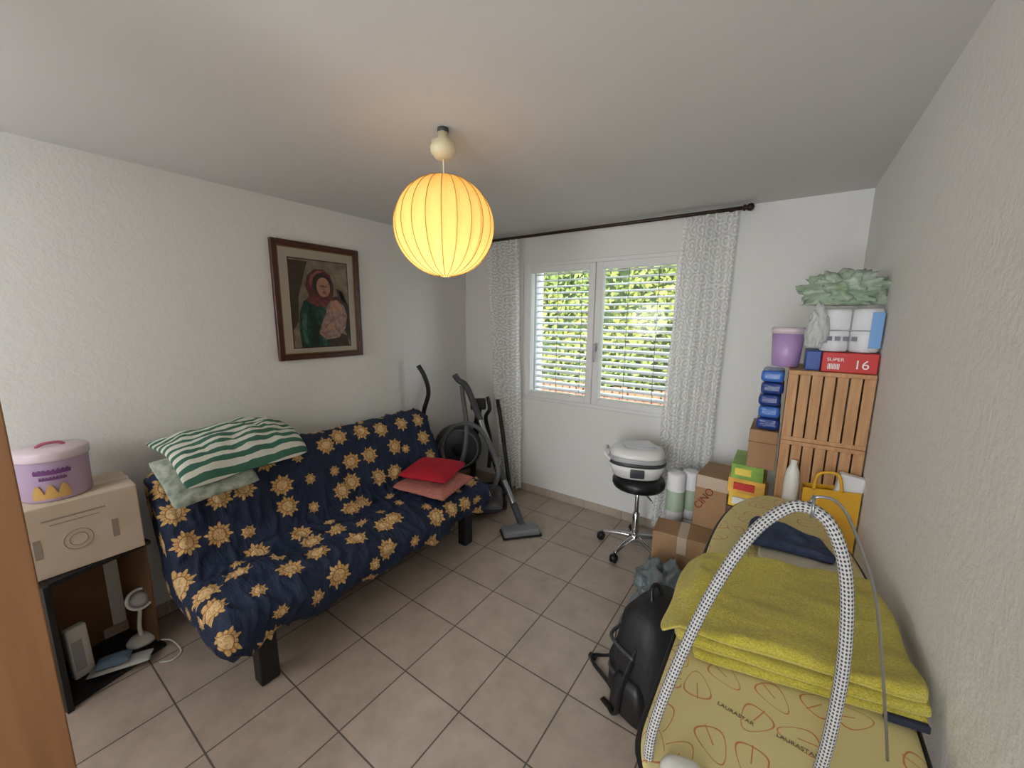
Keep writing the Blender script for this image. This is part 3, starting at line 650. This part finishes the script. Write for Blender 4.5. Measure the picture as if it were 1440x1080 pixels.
box('blue_side',(.072,2.10,ZT),(.123,2.34,ZT+.08),m_bluep,tb,.003)
def text(name,s,loc,rot,size,m,par,ext=.0005):
    cu=bpy.data.curves.new(name,'FONT'); cu.body=s; cu.size=size; cu.extrude=ext; cu.materials.append(m)
    o=bpy.data.objects.new(name,cu); SC.collection.objects.link(o); o.rotation_euler=rot; o.parent=par; o.location=Vector(loc)-Vector(par.location); return o
m_wpr=mat('white_print',(236,236,232),.6)
text('label_count','16',(.225,2.068,ZT+.018),(math.pi/2,0,0),.05,m_wpr,tb)
text('label_text','SUPER',(.14,2.068,ZT+.045),(math.pi/2,0,0),.02,m_wpr,tb)
multibox('barcode',[((.145+i*.005,2.0685,ZT+.012),(.148+i*.005,2.0695,ZT+.035)) for i in range(8)],m_wpr,tb)
m_roll=mat('paper_roll_pack',(236,237,240),.7,bump=(18,.4,.02))
rp=root('paper_roll_pack',(.2,2.2,ZT+.081)); RZ0=ZT+.082
for lv in (0,1):
    for i,(x,y) in enumerate(((.158,2.13),(.254,2.13),(.158,2.228),(.254,2.228))):
        lathe('roll',[(.016,.004),(.018,0),(.042,.001),(.0465,.008),(.0465,.078),(.042,.085),(.018,.086),(.016,.08)],(x,y,RZ0+lv*.088),m_roll,rp,28)
box('film',(.108,2.08,RZ0),(.302,2.278,RZ0+.178),mat('plastic_film',(226,230,234),.1,bump=(22,.6,.02),alpha=.22),rp,.02,None,3)
box('blue_band',(.262,2.0775,RZ0+.02),(.298,2.0795,RZ0+.16),mat('blue_wrap',(110,160,214),.4),rp,.001)
multibox('printed_icons',[((.13+i*.026,2.0775,RZ0+.045),(.148+i*.026,2.0795,RZ0+.063)) for i in range(4)],mat('grey_print',(120,120,130),.6),rp)
m_bag=mat('green_plastic_bag',(150,184,140),.2,var=(9,(216,226,216)),bump=(16,.6,.03),alpha=.65)
m_bagw=mat('clear_plastic_bag',(220,226,222),.2,bump=(14,.7,.03),alpha=.5)
crumple('plastic_bag',(.172,2.18,RZ0+.243),(.115,.10,.07),m_bag,None,5,.45,6,2)
crumple('plastic_bag',(.095,2.072,ZT+.165),(.032,.028,.09),m_bagw,None,4,.3,5,9)
lb=root('lilac_bucket',(0,2.2,ZT))
m_lilt=mat('translucent_lilac',(186,154,206),.3,alpha=.9)
lathe('body',[(.046,0),(.052,.003),(.062,.15)],(.0,2.19,ZT+.001),m_lilt,lb,30)
lathe('lid',[(.065,.148),(.067,.17),(.06,.176),(.001,.177)],(.0,2.19,ZT+.001),m_lilp,lb,30)
bpk=root('blue_coffee_packs',(-.035,2.25,1.1)); m_bl=mat('blue_foil',(34,62,134),.25,bump=(40,.4,.01)); m_bl2=mat('blue_foil_light',(60,110,190),.25,bump=(40,.4,.01))
for i in range(5): box('pack_%d'%i,(-.085+.004*(i%2),2.14,1.115+i*.056),(.008-.003*(i%3),2.36,1.168+i*.056),(m_bl,m_bl2)[i==1 or i==4],bpk,.016,None,3)
cx3=root('cardboard_box',(-.05,2.25,.93)); box('carton',(-.105,2.13,.925),(.01,2.40,1.11),m_card,cx3,.004); box('flap_line',(-.106,2.129,1.05),(.0105,2.4005,1.054),m_cardin,cx3)
fp=root('food_package_stack',(-.08,2.3,0))
cols=[(176,130,70),(60,44,34),(206,160,40),(150,60,40),(222,190,50),(60,120,60),(214,110,50),(220,180,60),(90,56,36),(222,176,44),(212,160,60),(120,160,60)]
z=0
for i,c in enumerate(cols):
    h=.0765; w=.19-.012*(i%3)
    mm=mat('package_print_%d'%i,c,.45,var=(14,tuple(min(255,int(v*1.15+14)) for v in c)))
    box('package_%d'%i,(-.175+.008*(i%2),2.18-.008*(i%3),z),(-.175+w-.02,2.42,z+h-.001),mm,fp,.003)
    box('label_%d'%i,(-.15,2.162,z+.02),(-.06-.02*(i%2),2.2,z+.055),(m_wpr,m_redp,mat('lbl%d'%i,(240,214,90),.5))[i%3],fp,.001)
    z+=h
bx=root('cardboard_box',(-.28,2.5,0)); box('carton',(-.355,2.45,0),(-.185,2.75,.71),m_card,bx,.004,RZ(-4))
box('flap',(-.36,2.445,.64),(-.18,2.448,.716),m_card2,bx,.001,RZ(-4)); text('side_print','CINO',(-.335,2.447,.50),(math.pi/2,math.radians(-60),math.radians(-4)),.06,mat('print_red',(140,54,40),.7),bx)
bx=root('cardboard_box',(-.4,2.3,0)); box('carton',(-.545,2.24,0),(-.235,2.43,.40),m_card,bx,.004,RZ(5)); box('tape',(-.41,2.235,.3),(-.36,2.435,.4015),m_tape,bx,.0,RZ(5))
m_kg=mat('roll_wrap_green',(176,196,172),.5)
for (x,y) in ((-.50,2.60),(-.425,2.68)):
    bo=root('kitchen_paper_roll',(x,y,0))
    for lv in (0,1):
        lathe('roll',[(.02,.002),(.05,.001),(.056,.01),(.056,.31),(.05,.32),(.02,.32)],(x,y,.001+lv*.323),m_roll,bo,28)
        lathe('wrap_band',[(.0565,.07),(.0568,.075),(.0568,.2),(.0565,.205)],(x,y,.001+lv*.323),m_kg,bo,28)
crumple('grey_plastic_bag',(-.415,2.03,.14),(.15,.14,.18),mat('grey_bag',(130,138,142),.35,var=(6,(92,106,106)),bump=(14,.7,.03)),None,5,.25,5,4)
crumple('dark_plastic_bag',(-.13,1.97,.17),(.08,.12,.2),mat('dark_bag',(52,66,62),.35,bump=(14,.7,.03)),None,4,.25,5,14)
yb=root('yellow_shopping_bag',(.22,2.0,0)); m_ye=mat('yellow_bag',(222,168,40),.45,bump=(10,.4,.02))
V=[(.13,1.975,.0),(.298,1.975,.0),(.298,2.045,.0),(.13,2.045,.0),(.115,1.98,.93),(.30,1.98,.95),(.30,2.045,.95),(.115,2.045,.93)]
mk('bag',V,[(3,2,1,0),(0,1,5,4),(1,2,6,5),(2,3,7,6),(3,0,4,7)],m_ye,yb)
tube('bag_handle',[(.15,1.98,.93),(.16,1.975,1.0),(.22,1.975,1.01),(.24,1.98,.94)],.006,m_ye,yb)
box('white_contents',(.2,1.99,.6),(.285,2.035,1.01),m_paper,yb,.01,RY(8))
lathe('white_bottle',[(.001,.2),(.026,.2),(.028,.22),(.028,.93),(.024,.98),(.012,1.01),(.012,1.03),(.001,1.03)],(.075,2.015,0),m_wp,yb,20)

# ---------------------------------------------------------------- ironing board
ib=root('ironing_board',(.065,1.25,0))
m_cov=bpy.data.materials.new('board_cover'); nt,b=nodes(m_cov)
rel,rc=motif_nodes(nt,.085,.6)
ro=nt.nodes.new('ShaderNodeVectorRotate'); ro.rotation_type='Z_AXIS'; nt.links.new(rel,ro.inputs['Vector']); nt.links.new(math_n(nt,'MULTIPLY',rc[1],6.28),ro.inputs['Angle'])
sx=nt.nodes.new('ShaderNodeSeparateXYZ'); nt.links.new(ro.outputs[0],sx.inputs[0])
X_,Y_=sx.outputs[0],sx.outputs[1]
wY=math_n(nt,'MULTIPLY',math_n(nt,'ABSOLUTE',Y_),math_n(nt,'ADD',1.5,math_n(nt,'MULTIPLY',X_,2.0)))
rr_=math_n(nt,'SQRT',math_n(nt,'ADD',math_n(nt,'POWER',X_,2),math_n(nt,'POWER',wY,2)))
ln=math_n(nt,'LESS_THAN',math_n(nt,'ABSOLUTE',math_n(nt,'SUBTRACT',rr_,.38)),.015)
vein=math_n(nt,'MULTIPLY',math_n(nt,'LESS_THAN',math_n(nt,'ABSOLUTE',Y_),.013),math_n(nt,'LESS_THAN',math_n(nt,'ABSOLUTE',math_n(nt,'ADD',X_,.2)),.22))
ln=math_n(nt,'MAXIMUM',ln,vein)
nt.links.new(mixc(nt,ln,lin((214,201,142)),lin((196,128,88))),b.inputs['Base Color']); b.inputs['Roughness'].default_value=.85
bump_n(nt,b,noise_n(nt,coord(nt,'Object'),9,3),.25,.02)
cxb=.062; hw=.212; BY0,BY1=.55,1.965
def hwid(y):
    if y<BY0+.12:
        t=(y-BY0)/.12; return hw*(.6+.4*math.sqrt(max(0,1-(1-t)**2)))
    if y<1.25: return hw
    t=(y-1.25)/(BY1-1.25); return hw*math.sqrt(max(0,1-t**2.6))
def cxf(y): return cxb-(0.0 if y<1.25 else .03*((y-1.25)/.7)**1.5)
V=[];F=[];uv=[];ny=80;nx=20
yy=[BY0+(BY1-BY0)*(1-math.cos(math.pi*i/ny))/2 for i in range(ny+1)]
for s in (1,-1):
    for y in yy:
        w=max(hwid(y),.002)
        for k in range(nx+1):
            a=math.sin(math.pi/2*(2*k/nx-1)); e=min(1,max(0,(1-abs(a)**8)))**.5; f_=min(1,(y-BY0)/.02,(BY1-y)/.02); f_=math.sqrt(max(0,1-(1-max(f_,0))**2))
            V.append((cxf(y)+a*w,y,.855+s*.017*e*f_)); uv.append((cxf(y)+a*w,y))
q=(ny+1)*(nx+1)
for s in (0,1):
    for j in range(ny):
        for k in range(nx):
            a=s*q+j*(nx+1)+k; f=(a,a+1,a+nx+2,a+nx+1); F.append(f if s==0 else f[::-1])
mk('padded_cover',V,F,m_cov,ib,True,uv)
rim=[(cxf(y)-hwid(y)-.004,y,.848) for y in np.linspace(BY0+.01,BY1-.01,26)]+[(cxf(y)+hwid(y)+.004,y,.848) for y in np.linspace(BY1-.01,BY0+.01,26)]
rim=[(min(x,XR-.012),y,z) for x,y,z in rim]
tube('rim',rim+[rim[0]],.006,m_black,ib,3,8)
multibox('under_tray',[((-.06,.62,.815),(.2,1.7,.838))],m_lgrey,ib,.004)
for x in (-.04,.17):
    tube('leg',[(x,.70,.815),(x,1.25,.42),(x,1.78,.03)],.014,m_silver,ib,3)
    tube('leg',[(x+.03,1.72,.815),(x+.03,1.25,.42),(x+.03,.72,.03)],.014,m_silver,ib,3)
tube('foot_bar',[(-.12,1.79,.018),(.24,1.79,.018)],.018,m_dgrey,ib,2); tube('foot_bar',[(-.13,.71,.018),(.27,.71,.018)],.018,m_dgrey,ib,2)
m_dbr=mat('brown_print',(90,74,60),.8)
text('cover_text','LAURASTAR',(-.042,.775,.8735),(0,0,math.radians(-8)),.0115,m_dbr,ib,.0002)
text('cover_text','LAURASTAR',(.055,.77,.8735),(0,0,math.radians(-4)),.0115,m_dbr,ib,.0002)
# braided steam hose
m_braid=bpy.data.materials.new('braided_hose'); nt,b=nodes(m_braid)
v=coord(nt,'UV',(14,360,1)); sx=nt.nodes.new('ShaderNodeSeparateXYZ'); nt.links.new(v,sx.inputs[0])
a1=math_n(nt,'SINE',math_n(nt,'MULTIPLY',math_n(nt,'ADD',sx.outputs[0],math_n(nt,'MULTIPLY',sx.outputs[1],.5)),3.14159*.857))
a2=math_n(nt,'SINE',math_n(nt,'MULTIPLY',math_n(nt,'SUBTRACT',sx.outputs[0],math_n(nt,'MULTIPLY',sx.outputs[1],.5)),3.14159*.857))
dk=math_n(nt,'GREATER_THAN',math_n(nt,'MULTIPLY',a1,a2),.2)
nt.links.new(mixc(nt,dk,lin((178,177,174)),lin((56,56,62))),b.inputs['Base Color']); b.inputs['Roughness'].default_value=.75
sh_=root('steam_iron_hose',(0,.6,.9))
tube('braided_hose',[(-.125,.60,.875),(-.12,.60,.94),(-.102,.615,1.03),(-.064,.65,1.17),(-.02,.68,1.28),(.02,.70,1.331),(.05,.705,1.342),(.080,.70,1.322),(.104,.70,1.25),(.116,.70,1.12),(.114,.70,.98),(.106,.70,.885)],.0086,m_braid,sh_,14,16)
tube('support_wire',[(.21,.82,.885),(.19,.80,1.0),(.15,.76,1.2),(.11,.73,1.31),(.085,.715,1.355),(.06,.71,1.36),(.05,.71,1.345)],.0022,m_silver,sh_,8,8)
hoop('wire_ring',(.055,.706,1.345),RY(90)@RZ(20),.016,.002,m_silver,sh_)
iron=root('iron_dock',(-.1,.56,.85))
loft('dock',[(.03,.022,0),(.034,.026,.006),(.03,.022,.016),(.018,.014,.022)],(-.07,.60,.8735),m_wp,iron,RZ(20),3)

# towel and clothes
m_tow=bpy.data.materials.new('yellow_towel'); nt,b=nodes(m_tow)
v=coord(nt,'Object'); nt.links.new(mixc(nt,madd(nt,noise_n(nt,v,240,3,.7),2.6,-.8),lin((172,156,40)),lin((220,206,76))),b.inputs['Base Color'])
b.inputs['Roughness'].default_value=.95; b.inputs['Sheen Weight'].default_value=.3
bump_n(nt,b,math_n(nt,'ADD',noise_n(nt,v,320,4,.7),math_n(nt,'MULTIPLY',noise_n(nt,v,30,3),2)),.8,.006)
tw=root('yellow_towel',(.05,1.15,.875))
def droop(x,y): return (-max(0,(-.135-x))*.9 if x<-.135 else 0)
quadcloth('fold_lower',[(-.105,.855),(.292,.935),(.272,1.34),(-.15,1.18)],.874,.022,m_tow,tw,wr=.001,seed=1,cr=.035)
quadcloth('fold_middle',[(-.145,.86),(.293,.938),(.268,1.35),(-.175,1.19)],.893,.024,m_tow,tw,wr=.002,seed=2,zf=droop,cr=.04)
quadcloth('fold_upper',[(-.18,.87),(.290,.945),(.262,1.36),(-.19,1.20)],.913,.026,m_tow,tw,wr=.010,seed=9,zf=droop,cr=.05)
box('hem_tag',(.22,.925,.876),(.285,.936,.890),mat('hem_dark',(36,40,60),.8),tw,.002,RZ(11))
m_jean=mat('navy_knit',(38,48,72),.95,var=(40,(60,74,100)),bump=(120,.6,.005)); m_crm=mat('white_garment',(200,194,178),.9,bump=(40,.3))
quadcloth('folded_garment',[(-.01,1.345),(.215,1.38),(.20,1.50),(-.01,1.47)],.875,.02,m_crm,None,wr=.003,seed=3)
quadcloth('folded_garment',[(-.06,1.40),(.19,1.425),(.16,1.54),(-.04,1.60)],.898,.030,m_jean,None,wr=.018,seed=13)

# ---------------------------------------------------------------- backpack
bk=root('black_backpack',(-.33,1.55,0)); m_nyl=mat('black_nylon',(24,25,28),.6,bump=(40,.3,.01))
RB=RZ(-20)
loft('main_body',[(.10,.14,0),(.12,.165,.02),(.125,.17,.15),(.12,.165,.3),(.10,.15,.42),(.06,.11,.475),(.001,.001,.485)],(-.33,1.55,.001),m_nyl,bk,RB,3)
loft('front_pocket',[(.03,.12,0),(.045,.13,.02),(.05,.13,.16),(.03,.11,.22),(.001,.001,.235)],Vector((-.33,1.55,.02))+RB@Vector((-.11,-.0,0)),m_nyl,bk,RB,3)
loft('side_pocket',[(.07,.02,0),(.08,.035,.02),(.07,.035,.14),(.05,.02,.18)],Vector((-.33,1.55,.02))+RB@Vector((0,-.165,0)),m_black,bk,RB,3)
tube('top_handle',[Vector((-.33,1.55,.46))+RB@Vector((.0,-.04,0)),Vector((-.33,1.55,.52))+RB@Vector((-.02,-.02,0)),Vector((-.33,1.55,.52))+RB@Vector((-.02,.02,0)),Vector((-.33,1.55,.46))+RB@Vector((0,.04,0))],.009,m_black,bk)
tube('strap',[(-.40,1.68,.36),(-.50,1.70,.2),(-.54,1.66,.02),(-.62,1.60,.008),(-.60,1.56,.008),(-.5,1.5,.008),(-.42,1.42,.01)],.014,m_black,bk,8,10,flat=.35)
tube('strap',[(-.36,1.40,.34),(-.40,1.36,.18),(-.42,1.36,.04),(-.46,1.40,.008),(-.5,1.42,.008)],.014,m_black,bk,8,10,flat=.35)
box('buckle',(-.64,1.585,.001),(-.60,1.61,.014),m_black,bk,.003)
for zz in (.16,.30): tube('compression_strap',[Vector((-.33,1.55,zz))+RB@Vector((.02,-.172,0)),Vector((-.33,1.55,zz))+RB@Vector((-.11,-.15,0)),Vector((-.33,1.55,zz))+RB@Vector((-.128,-.05,0))],.008,m_dgrey,bk,6,8)
tube('zip',[Vector((-.33,1.55,.05))+RB@Vector((-.128,-.1,0)),Vector((-.33,1.55,.3))+RB@Vector((-.128,-.09,0)),Vector((-.33,1.55,.4))+RB@Vector((-.112,0,0)),Vector((-.33,1.55,.3))+RB@Vector((-.128,.09,0)),Vector((-.33,1.55,.05))+RB@Vector((-.128,.1,0))],.003,m_dgrey,bk)

# ---------------------------------------------------------------- lights, world, camera
w=bpy.data.worlds.new('sky'); SC.world=w; w.use_nodes=True
bg=w.node_tree.nodes['Background']; bg.inputs[0].default_value=(.84,.92,1,1); bg.inputs[1].default_value=5.4
s=bpy.data.lights.new('sun','SUN'); s.energy=4; s.angle=.01; s.color=(1,.93,.8)
so=bpy.data.objects.new('sun',s); SC.collection.objects.link(so); so.rotation_euler=Vector((.45,.55,-.75)).to_track_quat('-Z','Y').to_euler()
def area(name,loc,dirv,sx,sy,e,c,portal=False):
    l=bpy.data.lights.new(name,'AREA'); l.shape='RECTANGLE'; l.size=sx; l.size_y=sy; l.energy=e; l.color=c
    if portal: l.cycles.is_portal=True
    o=bpy.data.objects.new(name,l); SC.collection.objects.link(o); o.location=loc
    o.rotation_euler=Vector(dirv).to_track_quat('-Z','Z').to_euler(); return o
area('window_portal',((WX0+WX1)/2,YB+.34,(WZ0+WZ1)/2),(0,-1,0),WX1-WX0,WZ1-WZ0,1,(1,1,1),True)
area('hallway_fill',((DX0+DX1)/2,YF-1.2,1.3),(0,1,0),.9,1.8,36,(.93,.96,1))  # fill light added behind the camera to brighten the room
for i,(x,y,e) in enumerate(((-2.0,-.95,15),(-.25,-.95,7))):  # unseen point fills added to brighten the walls, no fitting stands there
    l=bpy.data.lights.new('rear_fill','POINT'); l.energy=e; l.color=(.97,.98,1); l.shadow_soft_size=.28
    o=bpy.data.objects.new('rear_fill_light',l); SC.collection.objects.link(o); o.location=(x,y,1.6)
cam=bpy.data.cameras.new('camera'); cam.sensor_width=36; cam.lens=36*553.25/1440; cam.clip_start=.02
co=bpy.data.objects.new('camera',cam); SC.collection.objects.link(co); SC.camera=co
yaw,pit,rol=.6081,.1650,.0090
Fv=Vector((-math.sin(yaw)*math.cos(pit),math.cos(yaw)*math.cos(pit),-math.sin(pit)))
Rv=Vector((math.cos(yaw),math.sin(yaw),0)); Uv=Rv.cross(Fv)
c_,s_=math.cos(rol),math.sin(rol); R2=Rv*c_+Uv*s_; U2=Uv*c_-Rv*s_
Mx=Matrix((R2,U2,-Fv)).transposed().to_4x4(); Mx.translation=Vector((0,0,1.6169)); co.matrix_world=Mx
SC.view_settings.view_transform='Standard'; SC.view_settings.exposure=0.85
